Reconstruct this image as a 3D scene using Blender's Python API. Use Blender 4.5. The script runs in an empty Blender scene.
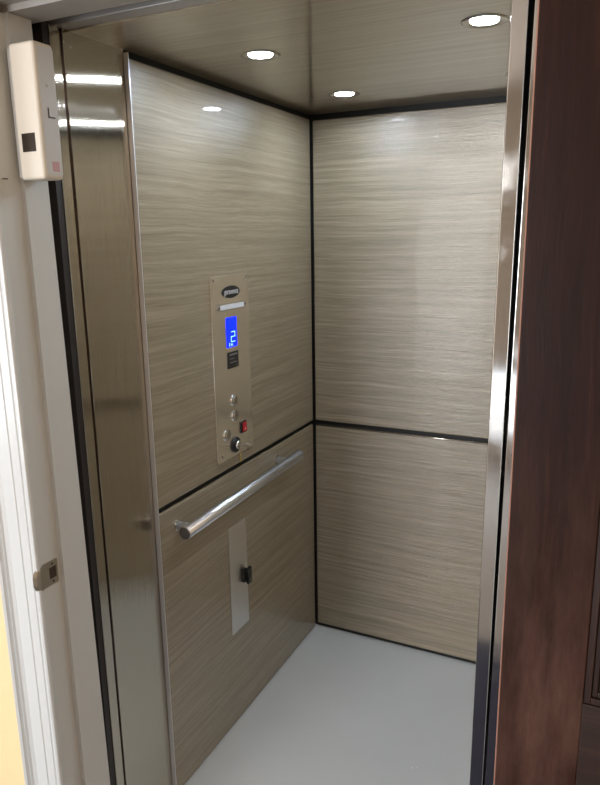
import bpy, bmesh, math, random
from mathutils import Vector
random.seed(4)
S = bpy.context.scene
COL = S.collection

# ---------------------------------------------------------------- helpers
def lk(o):
    COL.objects.link(o); return o

def tag(o, label=None, cat=None, group=None, kind=None):
    if label: o['label'] = label
    if cat: o['category'] = cat
    if group: o['group'] = group
    if kind: o['kind'] = kind
    return o

def empty(name, loc, label=None, cat=None, group=None, kind=None):
    o = bpy.data.objects.new(name, None); o.location = loc; o.empty_display_size = .05
    lk(o); return tag(o, label, cat, group, kind)

def wloc(o):
    v = Vector((0, 0, 0))
    while o is not None:
        v = v + Vector(o.location); o = o.parent
    return v

def obj(name, bm, m, parent=None, bevel=0.0, smooth=False, seg=2, org=None):
    """link a bmesh given in world coordinates as one mesh object; its origin goes to org or the parent's"""
    base = wloc(parent) if parent else Vector((0, 0, 0))
    o0 = Vector(org) if org is not None else base
    bmesh.ops.recalc_face_normals(bm, faces=bm.faces)
    bmesh.ops.translate(bm, verts=bm.verts, vec=-o0)
    me = bpy.data.meshes.new(name); bm.to_mesh(me); bm.free()
    ms = m if isinstance(m, (list, tuple)) else [m]
    for x in ms: me.materials.append(x)
    o = bpy.data.objects.new(name, me); lk(o)
    if parent: o.parent = parent
    o.location = o0 - base
    if smooth:
        for p in me.polygons: p.use_smooth = True
    if bevel:
        b = o.modifiers.new('edge', 'BEVEL'); b.width = bevel; b.segments = seg; b.limit_method = 'ANGLE'
        b.angle_limit = math.radians(40); b.harden_normals = False
    return o

def box(bm, x0, x1, y0, y1, z0, z1):
    v = [bm.verts.new((x, y, z)) for x in (x0, x1) for y in (y0, y1) for z in (z0, z1)]
    for f in ((0, 1, 3, 2), (4, 6, 7, 5), (0, 4, 5, 1), (2, 3, 7, 6), (0, 2, 6, 4), (1, 5, 7, 3)):
        bm.faces.new([v[i] for i in f])
    return bm

def bx(*a): return box(bmesh.new(), *a)

def lean(bm, ax, k, z0=2.1):
    for v in bm.verts: v.co[ax] += k*(z0 - v.co.z)
    return bm

def cyl(bm, p0, p1, r0, r1=None, n=32):
    r1 = r0 if r1 is None else r1
    p0, p1 = Vector(p0), Vector(p1); d = (p1 - p0).normalized()
    a = d.orthogonal().normalized(); b = d.cross(a)
    A, B = [], []
    for i in range(n):
        t = 2*math.pi*i/n; w = a*math.cos(t) + b*math.sin(t)
        A.append(bm.verts.new(p0 + w*r0)); B.append(bm.verts.new(p1 + w*r1))
    for i in range(n):
        j = (i+1) % n; bm.faces.new((A[i], A[j], B[j], B[i]))
    bm.faces.new(A[::-1]); bm.faces.new(B)
    return bm

def lathe(bm, base, axis, prof, n=40, sy=1.0):
    """profile [(distance along axis, radius)]; closed by end caps"""
    base = Vector(base); d = Vector(axis).normalized()
    a = Vector((0, 0, 1)) if abs(d.z) < .9 else Vector((1, 0, 0)); b = d.cross(a)
    rings = []
    for h, r in prof:
        rings.append([bm.verts.new(base + d*h + (a*math.cos(2*math.pi*i/n)*sy + b*math.sin(2*math.pi*i/n))*r) for i in range(n)])
    for R0, R1 in zip(rings, rings[1:]):
        for i in range(n):
            j = (i+1) % n; bm.faces.new((R0[i], R0[j], R1[j], R1[i]))
    bm.faces.new(rings[0][::-1]); bm.faces.new(rings[-1])
    return bm

def extrude_z(bm, pts, z0, z1):
    lo = [bm.verts.new((x, y, z0)) for x, y in pts]; hi = [bm.verts.new((x, y, z1)) for x, y in pts]
    n = len(pts)
    for i in range(n):
        j = (i+1) % n; bm.faces.new((lo[i], lo[j], hi[j], hi[i]))
    bm.faces.new(lo[::-1]); bm.faces.new(hi); return bm

def rounded_plate(bm, x0, x1, y0, y1, z0, z1, r, n=6):
    """plate in the y-z plane, thickness x0..x1, rounded corners"""
    pts = []
    for cy, cz, a0 in ((y1-r, z1-r, 0), (y0+r, z1-r, 90), (y0+r, z0+r, 180), (y1-r, z0+r, 270)):
        for k in range(n+1):
            t = math.radians(a0 + 90*k/n); pts.append((cy + r*math.cos(t), cz + r*math.sin(t)))
    A = [bm.verts.new((x0, y, z)) for y, z in pts]; B = [bm.verts.new((x1, y, z)) for y, z in pts]
    N = len(pts)
    for i in range(N):
        j = (i+1) % N; bm.faces.new((A[i], A[j], B[j], B[i]))
    bm.faces.new(A[::-1]); bm.faces.new(B); return bm

def text_mesh(txt, size, at, ax_right, ax_up, depth=.0006, sx=1.0, shear=0.0, align='CENTER', off=0.0):
    c = bpy.data.curves.new('txt', 'FONT'); c.body = txt; c.size = size; c.extrude = depth/2
    c.align_x = align; c.align_y = 'CENTER'; c.shear = shear; c.offset = off
    t = bpy.data.objects.new('txt', c); lk(t)
    bpy.context.view_layer.update()
    dg = bpy.context.evaluated_depsgraph_get()
    me = bpy.data.meshes.new_from_object(t.evaluated_get(dg))
    bm = bmesh.new(); bm.from_mesh(me)
    R, U = Vector(ax_right), Vector(ax_up); N = R.cross(U); at = Vector(at)
    for v in bm.verts: v.co = at + R*v.co.x*sx + U*v.co.y + N*v.co.z
    bpy.data.objects.remove(t); bpy.data.curves.remove(c); bpy.data.meshes.remove(me)
    return bm

# ---------------------------------------------------------------- materials
def new_mat(name):
    m = bpy.data.materials.new(name); m.use_nodes = True
    nt = m.node_tree; b = nt.nodes['Principled BSDF']
    return m, nt, b

def plain(name, col, rough=.5, metal=0.0, spec=.5, coat=0.0, noise=0.0, nscale=20, bump=0.0, coat_r=.03):
    m, nt, b = new_mat(name)
    b.inputs['Base Color'].default_value = (*col, 1); b.inputs['Roughness'].default_value = rough
    b.inputs['Metallic'].default_value = metal; b.inputs['Specular IOR Level'].default_value = spec
    b.inputs['Coat Weight'].default_value = coat; b.inputs['Coat Roughness'].default_value = coat_r
    if noise or bump:
        tc = nt.nodes.new('ShaderNodeTexCoord'); n = nt.nodes.new('ShaderNodeTexNoise')
        n.inputs['Scale'].default_value = nscale; n.inputs['Detail'].default_value = 5
        nt.links.new(tc.outputs['Object'], n.inputs['Vector'])
        if noise:
            r = nt.nodes.new('ShaderNodeMix'); r.data_type = 'RGBA'
            r.inputs[6].default_value = (*[c*(1-noise) for c in col], 1)
            r.inputs[7].default_value = (*[min(1, c*(1+noise)) for c in col], 1)
            nt.links.new(n.outputs['Fac'], r.inputs[0]); nt.links.new(r.outputs[2], b.inputs['Base Color'])
        if bump:
            bp = nt.nodes.new('ShaderNodeBump'); bp.inputs['Strength'].default_value = bump; bp.inputs['Distance'].default_value = .002
            nt.links.new(n.outputs['Fac'], bp.inputs['Height']); nt.links.new(bp.outputs['Normal'], b.inputs['Normal'])
    return m

def emit(name, col, s):
    m, nt, b = new_mat(name)
    b.inputs['Base Color'].default_value = (*col, 1)
    b.inputs['Emission Color'].default_value = (*col, 1); b.inputs['Emission Strength'].default_value = s
    return m

def grain(name, scl, cols, rough, bump, coat, wave=.12, spec=.5, coat_r=.015, fine=1.0, dist=.0006, big=None):
    """streaky grain: scl = object-space scale per axis (small along the grain)"""
    m, nt, b = new_mat(name); N = nt.nodes.new; L = nt.links.new
    tc = N('ShaderNodeTexCoord')
    # slow warp of the streak lines
    wn = N('ShaderNodeTexNoise'); wn.inputs['Scale'].default_value = 2.2; wn.inputs['Detail'].default_value = 2
    L(tc.outputs['Object'], wn.inputs['Vector'])
    sub = N('ShaderNodeVectorMath'); sub.operation = 'SUBTRACT'; sub.inputs[1].default_value = (.5, .5, .5)
    L(wn.outputs['Color'], sub.inputs[0])
    sc = N('ShaderNodeVectorMath'); sc.operation = 'SCALE'; sc.inputs['Scale'].default_value = wave
    L(sub.outputs[0], sc.inputs[0])
    ad = N('ShaderNodeVectorMath'); ad.operation = 'ADD'
    L(tc.outputs['Object'], ad.inputs[0]); L(sc.outputs[0], ad.inputs[1])
    mp = N('ShaderNodeMapping'); mp.inputs['Scale'].default_value = scl
    L(ad.outputs[0], mp.inputs['Vector'])
    n1 = N('ShaderNodeTexNoise'); n1.inputs['Scale'].default_value = 1; n1.inputs['Detail'].default_value = 3; n1.inputs['Roughness'].default_value = .6
    L(mp.outputs[0], n1.inputs['Vector'])
    m2 = N('ShaderNodeMapping'); m2.inputs['Scale'].default_value = [s*4.5*fine for s in scl]
    L(ad.outputs[0], m2.inputs['Vector'])
    n2 = N('ShaderNodeTexNoise'); n2.inputs['Scale'].default_value = 1; n2.inputs['Detail'].default_value = 4; n2.inputs['Roughness'].default_value = .7
    L(m2.outputs[0], n2.inputs['Vector'])
    mx = N('ShaderNodeMix'); mx.data_type = 'FLOAT'; mx.inputs[0].default_value = .5
    L(n1.outputs['Fac'], mx.inputs[2]); L(n2.outputs['Fac'], mx.inputs[3])
    cr = N('ShaderNodeValToRGB'); e = cr.color_ramp.elements
    ps = (.33, .5, .66)
    e[0].position = ps[0]; e[0].color = (*cols[0], 1); e[1].position = ps[2]; e[1].color = (*cols[2], 1)
    x = e.new(ps[1]); x.color = (*cols[1], 1)
    L(mx.outputs[0], cr.inputs['Fac'])
    colour = cr.outputs['Color']
    if big:
        n3 = N('ShaderNodeTexNoise'); n3.inputs['Scale'].default_value = 1; n3.inputs['Detail'].default_value = 6; n3.inputs['Roughness'].default_value = .65
        m3 = N('ShaderNodeMapping'); m3.inputs['Scale'].default_value = big[1]
        L(tc.outputs['Object'], m3.inputs['Vector']); L(m3.outputs[0], n3.inputs['Vector'])
        r3 = N('ShaderNodeMapRange'); r3.inputs['From Min'].default_value = .40; r3.inputs['From Max'].default_value = .72
        r3.inputs['To Max'].default_value = big[2]; L(n3.outputs['Fac'], r3.inputs['Value'])
        if len(big) > 3:   # rubbed mostly where hands and trolleys reach
            sx = N('ShaderNodeSeparateXYZ'); L(tc.outputs['Object'], sx.inputs[0])
            rz = N('ShaderNodeMapRange'); rz.inputs['From Min'].default_value = big[3][1]; rz.inputs['From Max'].default_value = big[3][0]
            rz.inputs['To Min'].default_value = big[2]; rz.inputs['To Max'].default_value = .02
            L(sx.outputs['Z'], rz.inputs['Value']); L(rz.outputs[0], r3.inputs['To Max'])
        m4 = N('ShaderNodeMix'); m4.data_type = 'RGBA'; m4.inputs[7].default_value = (*big[0], 1)
        L(r3.outputs[0], m4.inputs[0]); L(colour, m4.inputs[6]); colour = m4.outputs[2]
    L(colour, b.inputs['Base Color'])
    bp = N('ShaderNodeBump'); bp.inputs['Strength'].default_value = bump; bp.inputs['Distance'].default_value = dist
    L(n2.outputs['Fac'], bp.inputs['Height']); L(bp.outputs['Normal'], b.inputs['Normal'])
    b.inputs['Roughness'].default_value = rough; b.inputs['Specular IOR Level'].default_value = spec
    b.inputs['Coat Weight'].default_value = coat; b.inputs['Coat Roughness'].default_value = coat_r
    return m

LC = ((.180, .142, .094), (.278, .226, .153), (.390, .324, .230))
lam_side = grain('laminate_grain_along_depth', (14, 1.3, 80), LC, .28, .7, .5, wave=.03, spec=.7, fine=1.3, dist=.0012)
lam_back = grain('laminate_grain_along_width', (1.3, 14, 80), LC, .27, 1.0, .07, wave=.03, spec=1.0, fine=1.3, dist=.0012)
lam_ceil = grain('laminate_ceiling', (1.3, 80, 14), [[q*.85 for q in c] for c in LC], .3, .12, 1.0, wave=.03, fine=1.3)
MC = ((.010, .0026, .0012), (.017, .0046, .0023), (.030, .0095, .0052))
wear = ((.13, .070, .052), (13, 6, 2.6), .75, (1.42, 1.0))
wood_v = grain('mahogany_vertical', (38, 38, 1.6), MC, .45, .3, .08, wave=.05, spec=.12, coat_r=.36, big=wear, dist=.001)
wood_h = grain('mahogany_horizontal', (1.6, 38, 38), ((.016, .007, .005), (.024, .011, .0075), (.038, .018, .012)), .45, .3, .1, wave=.05, coat_r=.25, dist=.001)
wood_p = grain('mahogany_panel', (38, 38, 1.6), ((.010, .0035, .002), (.018, .006, .0035), (.03, .010, .006)), .4, .3, .3, wave=.05, coat_r=.2, dist=.001)

def steel(name, col, rough, aniso, streak=(180, 180, 1.2), rot=0.0, sm=.06, smudge=0.0, brush=0.0):
    m, nt, b = new_mat(name); N = nt.nodes.new; L = nt.links.new
    b.inputs['Metallic'].default_value = 1; b.inputs['Base Color'].default_value = (*col, 1)
    b.inputs['Anisotropic'].default_value = aniso; b.inputs['Anisotropic Rotation'].default_value = rot
    t = N('ShaderNodeTangent'); t.direction_type = 'RADIAL'; t.axis = 'Z'; L(t.outputs[0], b.inputs['Tangent'])
    tc = N('ShaderNodeTexCoord'); mp = N('ShaderNodeMapping'); mp.inputs['Scale'].default_value = streak
    L(tc.outputs['Object'], mp.inputs['Vector'])
    n = N('ShaderNodeTexNoise'); n.inputs['Scale'].default_value = 1; n.inputs['Detail'].default_value = 2; L(mp.outputs[0], n.inputs['Vector'])
    mr = N('ShaderNodeMapRange'); mr.inputs['To Min'].default_value = rough - sm; mr.inputs['To Max'].default_value = rough + sm
    L(n.outputs['Fac'], mr.inputs['Value'])
    out = mr.outputs[0]
    if brush:
        m3 = N('ShaderNodeMapping'); m3.inputs['Scale'].default_value = (900, 900, 3); L(tc.outputs['Object'], m3.inputs['Vector'])
        n3 = N('ShaderNodeTexNoise'); n3.inputs['Scale'].default_value = 1; n3.inputs['Detail'].default_value = 1; L(m3.outputs[0], n3.inputs['Vector'])
        bp = N('ShaderNodeBump'); bp.inputs['Strength'].default_value = brush; bp.inputs['Distance'].default_value = .0004
        L(n3.outputs['Fac'], bp.inputs['Height']); L(bp.outputs['Normal'], b.inputs['Normal'])
    if smudge:
        n2 = N('ShaderNodeTexNoise'); n2.inputs['Scale'].default_value = 9; n2.inputs['Detail'].default_value = 3; L(tc.outputs['Object'], n2.inputs['Vector'])
        r2 = N('ShaderNodeMapRange'); r2.inputs['From Min'].default_value = .55; r2.inputs['From Max'].default_value = .7; r2.inputs['To Max'].default_value = smudge
        L(n2.outputs['Fac'], r2.inputs['Value']); a = N('ShaderNodeMath'); a.operation = 'ADD'; L(out, a.inputs[0]); L(r2.outputs[0], a.inputs[1]); out = a.outputs[0]
    L(out, b.inputs['Roughness'])
    return m

steel_panel = steel('brushed_steel', (.53, .485, .41), .105, 1.0, sm=.008, smudge=.03, brush=.5)
steel_post = steel('polished_steel', (.60, .57, .53), .08, 0, sm=.02, smudge=.2)
steel_plate = steel('satin_steel_plate', (.90, .87, .80), .22, .9, sm=.01, brush=.3)
steel_cover = steel('satin_steel_cover', (.78, .76, .73), .34, .3, sm=.01)
rail_m = plain('satin_rail', (.80, .84, .90), .30, 1)
def _aniso(m):
    nt = m.node_tree; b = nt.nodes['Principled BSDF']; t = nt.nodes.new('ShaderNodeTangent'); t.direction_type = 'RADIAL'; t.axis = 'Y'
    nt.links.new(t.outputs[0], b.inputs['Tangent']); b.inputs['Anisotropic'].default_value = .85; b.inputs['Anisotropic Rotation'].default_value = .25
_aniso(rail_m)
chrome = plain('chrome', (.75, .75, .75), .12, 1)
dark_steel = plain('dark_steel', (.05, .045, .045), .5, .6)
trim_m = plain('edge_trim_aluminium', (.66, .68, .72), .42, .6)
black = plain('black_gap', (.004, .004, .004), .6)
black_plastic = plain('black_plastic', (.012, .012, .013), .35)
floor_m = plain('grey_vinyl', (.60, .61, .605), .42, noise=.07, nscale=2.6, spec=.4)
paint = plain('white_trim_paint', (.60, .61, .60), .28, coat=.3, coat_r=.12)
frame_grey = plain('header_grey', (.30, .29, .28), .35, .2)
yellow = plain('yellow_wall_paint', (.88, .62, .34), .75, noise=.03, nscale=6)
ceil_p = plain('white_ceiling_paint', (.46, .41, .36), .8)
hallfloor_m = plain('hall_floor_tile', (.26, .245, .23), .35, noise=.1, nscale=8)
sheet_m = plain('navy_sheet', (.018, .022, .05), .9, noise=.4, nscale=120)
lit_cream_pl = plain('warm_lit_plastic', (.66, .60, .50), .42)
grey_pl = plain('pale_grey_plastic', (.56, .55, .53), .42)
smoke = plain('smoked_window', (.03, .022, .015), .12)
pink = plain('pink_sticker', (.52, .30, .30), .6)
red = plain('red_rocker', (.55, .02, .03), .3)
white_ink = plain('white_print', (.62, .62, .64), .5)
strike_m = plain('dull_nickel', (.42, .38, .31), .42, .85)
hole_m = plain('dark_brown_hole', (.05, .032, .022), .8)
yellow_metal = plain('yellow_metal', (.85, .68, .28), .25, 1)
raw = plain('raw_wood_edge', (.33, .17, .12), .7, noise=.3, nscale=60)
lamp_m = emit('downlight_lens', (.78, .89, 1.0), 270)
blue_m = emit('blue_display', (.0, .012, 1.0), 2.2)
digit_m = emit('display_digit', (.25, .55, 1.0), 1.6)
slot_m = plain('frosted_slot', (.72, .74, .78), .3)

# ---------------------------------------------------------------- elevator car
W, CZ = 1.05, 2.11
SEAM0, SEAM1 = .9205, .9375

def wall_panel(parent, name, m, *a): return obj(name, bx(*a), m, parent, bevel=.004, seg=5)

wl = obj('wall_left', bx(-.05, -.012, -1.0285, .012, 0, CZ), black); wl['kind'] = 'structure'
wall_panel(wl, 'upper_panel', lam_side, -.012, 0, -1.029, -.007, SEAM1, 2.092)
wall_panel(wl, 'lower_panel', lam_side, -.012, 0, -1.029, -.007, .004, SEAM0)
obj('edge_trim', extrude_z(bmesh.new(), [(-.05, -1.0300), (-.0125, -1.0300), (-.0125, -1.0322), (.0005, -1.0322), (.0005, -1.0292), (-.05, -1.0292)], 0, 2.104), trim_m, wl)

wb = obj('wall_back', bx(-.012, W, .012, .05, 0, CZ), black); wb['kind'] = 'structure'
wall_panel(wb, 'upper_panel', lam_back, .007, W-.006, 0, .012, SEAM1, 2.088)
wall_panel(wb, 'lower_panel', lam_back, .007, W-.006, 0, .012, .017, SEAM0)

edge_m = plain('glint_rod', (.42, .38, .32), .15, .9)  # metal rods added along the seams to catch lamp glints
def edge_round(name, parent, p0, p1): obj(name, cyl(bmesh.new(), p0, p1, .0035, n=16), edge_m, parent, smooth=True)
edge_round('glint_rod', wb, (.010, .0024, SEAM0-.0028), (W-.008, .0024, SEAM0-.0028))
wr = obj('wall_right', bx(W+.012, W+.05, -1.19, .012, 0, CZ), black); wr['kind'] = 'structure'
wall_panel(wr, 'upper_panel', lam_side, W, W+.012, -1.19, -.007, SEAM1, 2.092)
wall_panel(wr, 'lower_panel', lam_side, W, W+.012, -1.19, -.007, .004, SEAM0)

edge_round('glint_rod', wr, (W+.0024, -1.188, SEAM0-.0028), (W+.0024, -.009, SEAM0-.0028))
cl = obj('ceiling', bx(-.05, W+.05, -1.205, .05, CZ, CZ+.03), lam_ceil); cl['kind'] = 'structure'
fl = obj('floor', bx(-.05, W+.05, -1.285, .05, -.03, 0), floor_m); fl['kind'] = 'structure'
# scuffs lying on the vinyl are part of its surface
bm = bmesh.new()
for cx, cy, r in ((.62, -.62, .006), (.635, -.612, .004), (.40, -.70, .0025), (.30, -.35, .002), (.52, -.30, .0022), (.20, -.60, .0018), (.67, -.9, .003)):
    lathe(bm, (cx, cy, 0), (0, 0, 1), [(0, r), (.0006, r*.9)], n=7, sy=.5)
obj('scuff_mark', bm, plain('scuff', (.75, .75, .74), .6), fl)

# brushed steel folding leaf at the car entrance, left
rt = empty('steel_door_panel', (-.03, -1.14, 0), 'tall brushed stainless steel car door panel between the white door frame and the wood laminate wall', 'door panel')
obj('wide_leaf', bx(-.05, -.014, -1.2275, -1.0301, .0, 2.112), steel_panel, rt, bevel=.0015)
obj('edge_post', lean(bx(-.05, -.013, -1.266, -1.2375, .0, 2.112), 1, .001), steel_panel, rt, bevel=.0015, seg=2)
obj('hinge_groove', bx(-.045, -.022, -1.2350, -1.2277, .0, 2.108), plain('groove_tint', (.10, .075, .075), .35, .9), rt)
obj('shaded_end_return', lean(bx(-.052, -.016, -1.284, -1.2664, .0, 2.112), 1, .001), dark_steel, rt)  # end face of the steel leaf, painted dark because it is unlit
for y, z in ((-1.225, 2.085), (-1.205, 2.078)):
    obj('screw', lathe(bmesh.new(), (-.015, y, z), (1, 0, 0), [(0, .0035), (.0012, .0035), (.002, .002)], n=12), chrome, rt)
obj('screw', lathe(bmesh.new(), (-.034, -1.284, 2.06), (0, -1, 0), [(0, .004), (.0012, .004), (.002, .002)], n=12), chrome, rt)

# steel entrance post on the right of the car
rp = empty('steel_entrance_post', (.944, -1.24, 0), 'narrow polished steel entrance post rising beside the pale floor and back wall', 'post')
obj('post', lean(bx(.931, .957, -1.285, -1.19, 0, 2.112), 0, -.0053, 2.0), steel_post, rp, bevel=.002, seg=3)
obj('front_return', bx(.957, W, -1.205, -1.19, 0, 2.112), dark_steel, rp)

# car header above the entrance
hd = obj('trim_1', bx(-.05, W, -1.245, -1.2055, 2.113, 2.20), frame_grey, bevel=.002); hd['kind'] = 'structure'
obj('front_lip', bx(-.05, W, -1.285, -1.2455, 2.128, 2.20), frame_grey, hd, bevel=.0015)

# ---------------------------------------------------------------- downlights
def downlight():
    r = empty('downlight', (0, 0, CZ))
    z = CZ
    bm = bmesh.new()
    n = 40; prof = [(.030, 0), (.040, -.002), (.044, -.0035), (.048, -.002), (.050, 0)]
    rings = [[bm.verts.new((q*math.cos(2*math.pi*i/n), q*math.sin(2*math.pi*i/n), z+h)) for i in range(n)] for q, h in prof]
    for A, B in zip(rings, rings[1:]):
        for i in range(n): bm.faces.new((A[i], A[(i+1) % n], B[(i+1) % n], B[i]))
    obj('bezel', bm, plain('bezel_nickel', (.45, .43, .40), .2, 1), r, smooth=True)
    obj('lens', lathe(bmesh.new(), (0, 0, z), (0, 0, -1), [(0, .030), (.0012, .029)], n=32), lamp_m, r)
    return r
def copy_tree(o, parent=None):
    c = o.copy(); COL.objects.link(c); c.parent = parent
    for ch in list(o.children): copy_tree(ch, c)
    return c
spots = [((.25, -.83), 'round ceiling downlight with the pale glare, beside the left wall near the entrance header'),
         ((.25, -.28), 'small round ceiling downlight closest to the corner where the two laminate walls meet'),
         ((.80, -.84), 'round ceiling downlight next to the polished steel entrance post'),
         ((.80, -.29), 'ceiling downlight in the deep corner hidden behind the steel entrance post')]
d0 = downlight(); kids = [(d0, spots[0])] + [(None, s) for s in spots[1:]]
for o, ((x, y), lab) in kids:
    if o is None: o = copy_tree(d0)
    o.location = (x, y, CZ); tag(o, lab, 'ceiling light', 'downlights in the car ceiling')

# ---------------------------------------------------------------- control panel
cp = empty('control_panel', (0, -.62, .974), 'tall brushed steel elevator control panel with blue display on the laminate wall', 'control panel')
P = .007
bm = rounded_plate(bmesh.new(), .0002, P, -.731, -.510, .974, 1.556, .004)
obj('face_plate', bm, steel_plate, cp, bevel=.0006)
lg = obj('logo_badge', lathe(bmesh.new(), (P, -.6185, 1.5055), (1, 0, 0), [(0, .0535), (.0012, .053), (.0018, .051)], n=48, sy=.36), black_plastic, cp)
obj('logo_text', text_mesh('garaventa', .025, (P+.0022, -.6185, 1.5065), (0, 1, 0), (0, 0, 1), sx=.86, shear=.15, off=.0), white_ink, lg)
sb = obj('emergency_light', rounded_plate(bmesh.new(), P, P+.004, -.702, -.534, 1.449, 1.473, .011), chrome, cp, bevel=.001)
obj('lens', rounded_plate(bmesh.new(), P+.004, P+.0052, -.688, -.548, 1.454, 1.468, .004), slot_m, sb)
for y in (-.695, -.541): obj('screw', lathe(bmesh.new(), (P+.004, y, 1.461), (1, 0, 0), [(0, .004), (.0015, .003)], n=12), dark_steel, sb)
dp = obj('display', rounded_plate(bmesh.new(), P-.001, P+.0012, -.653, -.593, 1.333, 1.427, .002), blue_m, cp)
bm = bmesh.new()
def seg(y0, z0, y1, z1, w=.0026):
    x0, x1 = P+.0013, P+.002
    if abs(y1-y0) > abs(z1-z0): box(bm, x0, x1, min(y0, y1)-w/2, max(y0, y1)+w/2, (z0+z1)/2-w/2, (z0+z1)/2+w/2)
    else: box(bm, x0, x1, (y0+y1)/2-w/2, (y0+y1)/2+w/2, min(z0, z1)-w/2, max(z0, z1)+w/2)
seg(-.626, 1.381, -.606, 1.381); seg(-.606, 1.381, -.606, 1.366); seg(-.606, 1.366, -.628, 1.366)
seg(-.628, 1.366, -.628, 1.350); seg(-.628, 1.350, -.606, 1.350)
obj('floor_number', bm, digit_m, dp)
obj('floor_name', text_mesh('1n', .016, (P+.0016, -.632, 1.3415), (0, 1, 0), (0, 0, 1), sx=1.7), digit_m, dp)
lb = obj('notice_label', bx(P, P+.0012, -.653, -.588, 1.266, 1.318), black_plastic, cp)
bm = bmesh.new()
for z, y0, y1, w in ((1.309, -.64, -.596, .0042), (1.296, -.640, -.612, .0016), (1.284, -.640, -.598, .0022), (1.2725, -.602, -.595, .0015)):
    y = y0
    while y < y1:
        d = random.uniform(.004, .007); box(bm, P+.0012, P+.0016, y, min(y+d, y1), z-w/2, z+w/2); y += d + .0018
obj('print', bm, plain('grey_print', (.35, .35, .36), .5), lb)
def button(y, z):
    b_ = obj('button', lathe(bmesh.new(), (P, y, z), (1, 0, 0), [(0, .0195), (.003, .0195), (.0042, .0185), (.0045, .0165), (.003, .0155)], n=40), chrome, cp, smooth=False)
    obj('button_cap', lathe(bmesh.new(), (P+.003, y, z), (1, 0, 0), [(0, .0145), (.003, .0145), (.0045, .0125), (.005, .008)], n=32), plain('button_cap_steel', (.5, .48, .44), .2, 1), b_, smooth=True)
button(-.624, 1.160); button(-.622, 1.109); button(-.674, 1.056)
rk = obj('rocker_switch', bx(P, P+.005, -.590, -.557, 1.040, 1.078), black_plastic, cp, bevel=.001)
bm = bmesh.new()
pts = [(P+.005, 1.045), (P+.0105, 1.047), (P+.0065, 1.060), (P+.008, 1.073), (P+.005, 1.074)]
A = [bm.verts.new((x, -.583, z)) for x, z in pts]; B = [bm.verts.new((x, -.561, z)) for x, z in pts]
for i in range(5): bm.faces.new((A[i], A[(i+1) % 5], B[(i+1) % 5], B[i]))
bm.faces.new(A); bm.faces.new(B[::-1])
rr = obj('rocker', bm, red, rk)
obj('symbol', bx(P+.0085, P+.0100, -.575, -.570, 1.050, 1.056), pink, rr)
ks = obj('key_switch', lathe(bmesh.new(), (P, -.625, 1.012), (1, 0, 0), [(0, .0265), (.004, .0262), (.006, .024), (.006, .018)], n=40), black_plastic, cp)
obj('lock_barrel', lathe(bmesh.new(), (P+.004, -.625, 1.012), (1, 0, 0), [(0, .015), (.012, .014), (.014, .011)], n=32), chrome, ks, smooth=True)
for y, z in ((-.706, .992), (-.540, 1.010), (-.716, 1.545), (-.525, 1.545)):
    obj('screw', lathe(bmesh.new(), (P, y, z), (1, 0, 0), [(0, .0042), (.001, .0042), (.002, .0025)], n=14), plain('screw_steel', (.28, .26, .24), .3, 1), cp)
# key in the switch
ky = empty('key', (.022, -.615, 1.010), 'small metal key left in the round key switch of the control panel', 'key')
obj('blade', bx(.0185, .042, -.616, -.6135, 1.006, 1.013), strike_m, ky, bevel=.0005)
bm = bmesh.new(); n = 24
def torus(bm, c, R, r, ax, n=24, k=8):
    c = Vector(c); d = Vector(ax).normalized(); a = d.orthogonal().normalized(); b = d.cross(a); rings = []
    for i in range(n):
        t = 2*math.pi*i/n; w = a*math.cos(t)+b*math.sin(t)
        rings.append([bm.verts.new(c + w*(R + r*math.cos(2*math.pi*j/k)) + d*r*math.sin(2*math.pi*j/k)) for j in range(k)])
    for i in range(n):
        for j in range(k):
            bm.faces.new((rings[i][j], rings[(i+1) % n][j], rings[(i+1) % n][(j+1) % k], rings[i][(j+1) % k]))
    return bm
torus(bm, (.048, -.6148, 1.0095), .0075, .0024, (0, 1, 0))
obj('bow', bm, strike_m, ky, smooth=True)
# small yellow metal strip on the wall just under the control panel
tb = obj('yellow_strip', bx(0, .003, -.591, -.584, .9395, .970), yellow_metal, None, bevel=.0008, org=(0, -.5875, .941))
tag(tb, 'tiny upright yellow metal strip on the wall just below the control panel', 'strip')

# ---------------------------------------------------------------- handrail
hr = empty('handrail', (0, -.616, .87), 'satin metal tube handrail mounted on the left laminate wall below the dark seam', 'handrail')
RX, RZ = .053, .868
obj('bar', cyl(bmesh.new(), (RX, -.986, RZ-.009), (RX, -.247, RZ), .0185, n=48), rail_m, hr, org=(RX, -.616, RZ-.004), smooth=False)
for p_ in list(hr.children):
    for f in p_.data.polygons: f.use_smooth = len(f.vertices) == 4
for ye, s in ((-.986, -1), (-.247, 1)):
    e_ = obj('end_cap', lathe(bmesh.new(), (RX, ye, RZ - (.009 if s < 0 else 0)), (0, s, 0), [(0, .0183), (.0015, .0183), (.0024, .017)], n=40), plain('end_cap_steel', (.22, .215, .21), .35, .9), hr)
for y in (-.947, -.328):
    b_ = obj('bracket', cyl(bmesh.new(), (.0, y, RZ+(y+.25)*.012), (RX, y, RZ+(y+.25)*.012), .0125, n=32), rail_m, hr, smooth=False)
    for f in b_.data.polygons: f.use_smooth = len(f.vertices) == 4
    obj('collar', lathe(bmesh.new(), (0, y, RZ+(y+.25)*.012), (1, 0, 0), [(0, .0165), (.003, .0165), (.0042, .0145)], n=36), chrome, b_)

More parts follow.
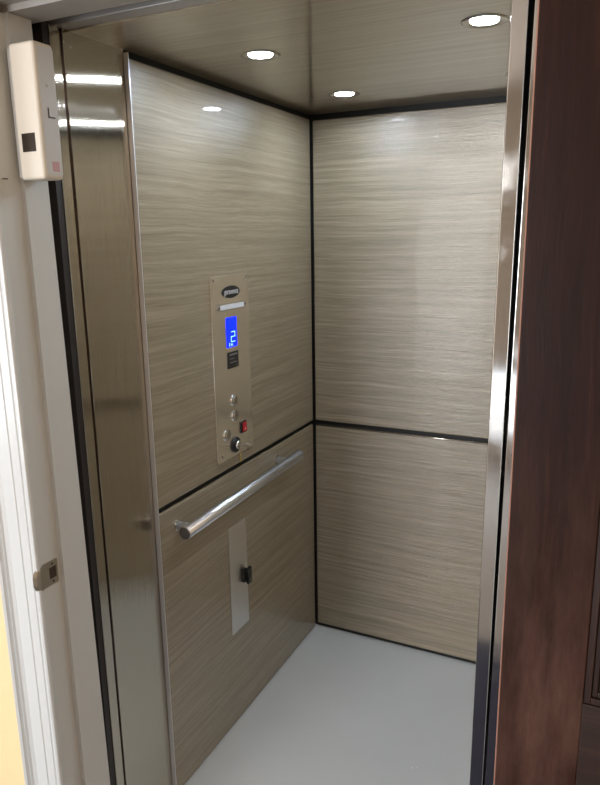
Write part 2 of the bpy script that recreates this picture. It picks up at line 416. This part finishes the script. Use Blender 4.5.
# ---------------------------------------------------------------- cover plate with black pull
cv = empty('cover_plate', (0, -.627, .345), 'blank satin steel cover plate with black catch on the lower laminate panel', 'cover plate')
obj('plate', rounded_plate(bmesh.new(), .0002, .0035, -.683, -.571, .346, .736, .005), steel_cover, cv, bevel=.0005)
bm = bmesh.new()
box(bm, .0035, .016, -.612, -.596, .512, .562)
obj('catch', bm, black_plastic, cv, bevel=.0015)
lp = bmesh.new(); box(lp, .016, .026, -.603, -.579, .505, .562)
kl = obj('catch_lip', lp, black_plastic, cv, bevel=.0012)
obj('catch_screw', lathe(bmesh.new(), (.026, -.591, .518), (1, 0, 0), [(0, .003), (.001, .0025)], n=10), chrome, kl)

# ---------------------------------------------------------------- hoistway
def wallbox(name, m, *a):
    o = obj(name, bx(*a), m); o['kind'] = 'structure'; return o
bm = bmesh.new()
box(bm, -.35, -.30, -1.31, .30, -.30, 2.75); box(bm, 1.35, 1.40, -1.31, .30, -.30, 2.75)
box(bm, -.30, 1.35, .25, .30, -.30, 2.75); box(bm, -.30, 1.35, -1.31, .25, 2.70, 2.75); box(bm, -.30, 1.35, -1.31, .25, -.30, -.27)
sh = obj('wall_shaft', bm, plain('shaft_black', (.008, .0075, .007), .9)); sh['kind'] = 'structure'

# ---------------------------------------------------------------- hall, door frame
X0, X1, Y1, HZ = -1.9, 2.7, -5.2, 2.62
OW = 1.0      # opening 0..OW
bm = bmesh.new()
box(bm, X0, -.03, -1.44, -1.312, 0, HZ); box(bm, OW+.03, X1, -1.44, -1.312, 0, HZ); box(bm, -.03, OW+.03, -1.44, -1.312, 2.13, HZ)
wf = obj('wall_front', bm, yellow); wf['kind'] = 'structure'
wallbox('floor_hall', hallfloor_m, X0, X1, Y1, -1.288, -.03, -.002)
wallbox('ceiling_hall', ceil_p, X0, X1, Y1, -1.312, HZ, HZ+.03)
wallbox('wall_hall_right', yellow, X1, X1+.03, Y1, -1.312, 0, HZ)
rg = obj('added_sheet', bx(-.3, 2.2, -2.75, -1.56, -.002, .008), sheet_m, None, bevel=.003, org=(.95, -2.15, -.002))  # unseen; added for the navy reflection low on the steel posts
tag(rg, 'dark navy sheet added on the hall floor for its reflection in the steel', 'added_sheet')
# rear wall with a wide low window, left wall with a tall window added for general light
def wall_with_hole(name, axis, pos, a0, a1, holes, m):
    bm = bmesh.new(); t = .1
    xs = sorted([a0, a1] + [h for q in holes for h in q[:2]])
    def put(u0, u1, z0, z1):
        if u1-u0 < 1e-4 or z1-z0 < 1e-4: return
        if axis == 'y': box(bm, u0, u1, pos-t, pos, z0, z1)
        else: box(bm, pos-t, pos, u0, u1, z0, z1)
    for u0, u1 in zip(xs, xs[1:]):
        h = [q for q in holes if q[0] <= (u0+u1)/2 <= q[1]]
        if h: put(u0, u1, 0, h[0][2]); put(u0, u1, h[0][3], HZ)
        else: put(u0, u1, 0, HZ)
    o = obj(name, bm, m); o['kind'] = 'structure'
cream_wall = plain('cream_wall_paint', (.40, .365, .32), .8)
wall_with_hole('wall_hall_rear', 'y', Y1, X0, X1, [(-1.5, -.3, .02, 2.45), (.05, 1.3, .18, .70)], cream_wall)
wall_with_hole('wall_hall_left', 'x', X0, Y1, -1.312, [(-4.2, -2.9, .5, 2.1)], cream_wall)
def window(name, axis, pos, u0, u1, z0, z1, n):
    bm = bmesh.new(); w = .04
    def put(a, b, c, d):
        if axis == 'y': box(bm, a, b, pos-.07, pos-.03, c, d)
        else: box(bm, pos-.07, pos-.03, a, b, c, d)
    put(u0, u1, z0, z0+w); put(u0, u1, z1-w, z1)
    for k in range(n+1):
        u = u0 + (u1-u0-w)*k/n; put(u, u+w, z0+w, z1-w)
    o = obj(name, bm, paint); o['kind'] = 'structure'
window('window_1', 'y', Y1, -1.5, -.3, .02, 2.45, 1)
window('window_3', 'y', Y1, .05, 1.3, .18, .70, 2)
window('added_window', 'x', X0, -4.2, -2.9, .5, 2.1, 2)  # unseen side window, added for its light on wall and trim

# left jamb with rabbet and stop, profiled casing
ZH = 2.10
bm = extrude_z(bmesh.new(), [(-.03, -1.44), (-.012, -1.44), (-.012, -1.385), (0, -1.385), (0, -1.326), (-.03, -1.326)], 0, ZH)
for v in bm.verts:
    if v.co.y > -1.33: v.co.y += .0135*(ZH - v.co.z)
tj = obj('trim_2', bm, paint); tj['kind'] = 'structure'
prof = [(-.008, -1.44), (-.006, -1.449), (-.008, -1.454), (-.013, -1.456), (-.017, -1.453), (-.020, -1.4525), (-.023, -1.455), (-.043, -1.457), (-.046, -1.4595),
        (-.048, -1.4565), (-.078, -1.459), (-.087, -1.463), (-.091, -1.468), (-.094, -1.463), (-.097, -1.463), (-.101, -1.471), (-.107, -1.474), (-.113, -1.470), (-.116, -1.462), (-.117, -1.44)]
cs = obj('trim_3', extrude_z(bmesh.new(), prof, 0, 2.20), paint, bevel=.0008); cs['kind'] = 'structure'
# head jamb and right jamb, head casing
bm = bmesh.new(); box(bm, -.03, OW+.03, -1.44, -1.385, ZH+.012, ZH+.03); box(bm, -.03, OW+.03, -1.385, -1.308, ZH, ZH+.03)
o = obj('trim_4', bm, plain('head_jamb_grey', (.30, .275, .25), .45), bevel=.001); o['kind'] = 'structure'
o = obj('trim_5', bx(OW, OW+.03, -1.44, -1.308, 0, ZH), paint, bevel=.001); o['kind'] = 'structure'
bm = bmesh.new(); box(bm, -.006, OW+.006, -1.462, -1.44, ZH+.012, 2.2); box(bm, OW+.006, OW+.117, -1.462, -1.44, 0, 2.2)
o = obj('trim_6', bm, paint, bevel=.003); o['kind'] = 'structure'

# polished steel landing strip on the right of the opening, slightly out of plumb
bm = bmesh.new()
lo = [(.951, -1.306), (OW, -1.306), (OW, -1.290), (.951, -1.290)]; hi = [(.9692, -1.306), (OW, -1.306), (OW, -1.290), (.9692, -1.290)]
A = [bm.verts.new((x, y, 0)) for x, y in lo]; B = [bm.verts.new((x, y, ZH)) for x, y in hi]
for i in range(4): bm.faces.new((A[i], A[(i+1) % 4], B[(i+1) % 4], B[i]))
bm.faces.new(A[::-1]); bm.faces.new(B)
ls = obj('landing_strip', bm, steel_post, None, bevel=.0012, org=(.98, -1.298, 0))
tag(ls, 'thin polished steel strip along the edge of the open dark wood door', 'metal strip')

# strike plate on the left jamb rabbet
sp = empty('strike_plate', (-.012, -1.41, .92), 'dull metal door strike plate with dark hole on the white door frame', 'strike plate')
obj('plate', rounded_plate(bmesh.new(), -.012, -.0105, -1.440, -1.392, .899, .958, .004), strike_m, sp, bevel=.0004)
bm = bmesh.new(); pr = [(-1.436, 0), (-1.443, .0060), (-1.450, .0070), (-1.458, .0045), (-1.464, -.0020), (-1.461, -.0028), (-1.456, .0022), (-1.449, .0050), (-1.444, .0045), (-1.436, -.0012)]
rows = []
for z, sh_ in ((.900, 0.55), (.908, .85), (.918, 1), (.939, 1), (.949, .85), (.957, .55)):
    rows.append([bm.verts.new((-.0105 + dx*sh_, -1.438 + (y+1.438)*sh_, z)) for y, dx in pr])
for A, B in zip(rows, rows[1:]):
    for i in range(len(pr)): bm.faces.new((A[i], A[(i+1) % len(pr)], B[(i+1) % len(pr)], B[i]))
bm.faces.new(rows[0][::-1]); bm.faces.new(rows[-1])
obj('lip', bm, strike_m, sp)
obj('latch_hole', bx(-.0105, -.0100, -1.4175, -1.398, .915, .942), hole_m, sp)
for z in (.907, .950): obj('screw', lathe(bmesh.new(), (-.0105, -1.408, z), (1, 0, 0), [(0, .0030), (.0006, .0025)], n=12), dark_steel, sp)

# door lock housing on the jamb
lx = empty('lock_housing', (.04, -1.376, 1.788), 'white plastic door lock box with small dark window high on the white door frame', 'lock box')
obj('back_plate', bx(0, .012, -1.396, -1.344, 1.793, 2.034), grey_pl, lx)
obj('cover', bx(.0085, .074, -1.401, -1.349, 1.788, 2.040), lit_cream_pl, lx, bevel=.007, seg=5)  # white box; warm light is painted into the cover colour
obj('shaded_side', rounded_plate(bmesh.new(), .0735, .0748, -1.393, -1.352, 1.796, 2.032, .004), grey_pl, lx, bevel=.0006)  # side face of the white box, shade painted in as grey
obj('sight_window', bx(.022, .058, -1.4016, -1.3995, 1.840, 1.875), smoke, lx, bevel=.0008)
obj('sticker', bx(.0748, .0752, -1.379, -1.361, 1.803, 1.822), pink, lx)
obj('lock_screw', lathe(bmesh.new(), (.0748, -1.377, 1.962), (1, 0, 0), [(0, .0032), (.002, .003), (.003, .0015)], n=14), chrome, lx)
bm = bmesh.new(); box(bm, .0748, .0765, -1.3785, -1.3765, 1.904, 1.922); box(bm, .0748, .0765, -1.3785, -1.362, 1.903, 1.9055)
obj('release_lever', bm, plain('lever_dark', (.06, .045, .04), .4, .5), lx)
# little nail in the jamb just below the box
nl = obj('nail', cyl(bmesh.new(), (-.012, -1.428, 1.79), (.004, -1.430, 1.789), .0012, n=10), dark_steel, None, org=(-.012, -1.428, 1.79))
tag(nl, 'tiny dark nail sticking out of the white door frame beside the white lock box', 'nail')

# ---------------------------------------------------------------- dark wood hall door, swung open flat over the wall
DX0, DX1, DY0, DY1, DZ = 1.0045, 1.90, -1.52, -1.476, 2.06
dr = empty('door_1', (DX0, -1.498, .01), kind='structure')
SW = .1125
obj('stile', bx(DX0, DX0+SW, DY0, DY1, .01, DZ), wood_v, dr, bevel=.0015)
obj('stile', bx(DX1-SW, DX1, DY0, DY1, .01, DZ), wood_v, dr, bevel=.0015)
obj('raw_edge', bx(DX0-.0022, DX0-.0001, DY0+.001, DY1-.001, .01, DZ), raw, dr, bevel=.0006)
xa, xb = DX0+SW, DX1-SW
for z0, z1 in ((.01, .24), (.83, 1.022), (1.93, DZ)):
    obj('rail', bx(xa, xb, DY0+.0005, DY1-.0005, z0, z1), wood_h, dr, bevel=.001)
for z0, z1 in ((.24, .83), (1.022, 1.93)):
    f = obj('panel', bx(xa, xb, DY0+.016, DY1-.016, z0, z1), wood_p, dr)
    bm = bmesh.new()
    for g, yy in ((0, .003), (.010, .007), (.018, .011)):
        w = .010 if g == 0 else .008
        a, b, c, d = xa+g, xb-g, z0+g, z1-g
        box(bm, a, a+w, DY0+yy, DY0+.016, c, d); box(bm, b-w, b, DY0+yy, DY0+.016, c, d)
        box(bm, a+w, b-w, DY0+yy, DY0+.016, c, c+w); box(bm, a+w, b-w, DY0+yy, DY0+.016, d-w, d)
    obj('moulding', bm, wood_p, f, bevel=.0012)
    bm = bmesh.new(); m0, m1 = .075, .10
    o_ = [(xa+m0, z0+m0), (xb-m0, z0+m0), (xb-m0, z1-m0), (xa+m0, z1-m0)]; i_ = [(xa+m1, z0+m1), (xb-m1, z0+m1), (xb-m1, z1-m1), (xa+m1, z1-m1)]
    O = [bm.verts.new((x, DY0+.0159, z)) for x, z in o_]; I = [bm.verts.new((x, DY0+.006, z)) for x, z in i_]
    for k in range(4): bm.faces.new((O[k], O[(k+1) % 4], I[(k+1) % 4], I[k]))
    bm.faces.new(I); bm.faces.new(O[::-1])
    obj('raised_field', bm, wood_p, f)

# ---------------------------------------------------------------- light
def area(name, loc, rot, sx, sy, power, col):
    l = bpy.data.lights.new(name, 'AREA'); l.shape = 'RECTANGLE'; l.size = sx; l.size_y = sy; l.energy = power; l.color = col
    o = bpy.data.objects.new(name, l); o.location = loc; o.rotation_euler = rot; lk(o); return o
# daylight through the rear windows, plus an added side window
area('daylight_rear_window', (-.9, Y1-.08, 1.235), (math.radians(90), 0, 0), 1.2, 2.42, 125, (.97, .98, 1))
area('daylight_low_window', (.675, Y1-.08, .44), (math.radians(90), 0, 0), 1.25, .52, 4, (.93, .97, 1))
area('added_side_light', (X0-.08, -3.55, 1.3), (0, math.radians(-90), 0), 1.5, 1.2, 35, (.95, .97, 1))
# unseen warm lamp, added to brighten the top of the wood door
l = bpy.data.lights.new('added_hall_lamp', 'POINT'); l.energy = 14; l.shadow_soft_size = .16; l.color = (1, .89, .74)
o = bpy.data.objects.new('added_hall_lamp', l); o.location = (1.75, -2.75, 2.5); lk(o)

w = bpy.data.worlds.new('sky'); S.world = w; w.use_nodes = True
w.node_tree.nodes['Background'].inputs[0].default_value = (.55, .7, 1, 1); w.node_tree.nodes['Background'].inputs[1].default_value = 1.0

# ---------------------------------------------------------------- camera
c = bpy.data.cameras.new('camera'); c.sensor_fit = 'VERTICAL'; c.sensor_height = 24; c.lens = 680.56/785*24; c.clip_start = .02
co = bpy.data.objects.new('camera', c); co.rotation_mode = 'XYZ'; co.location = (1.1325, -2.441, 1.6694); co.rotation_euler = (1.3454, .0154, .4513); lk(co)
S.camera = co
S.view_settings.view_transform = 'Standard'; S.view_settings.look = 'None'; S.view_settings.gamma = 1; S.view_settings.use_curve_mapping = False
S.view_settings.exposure = 0.14
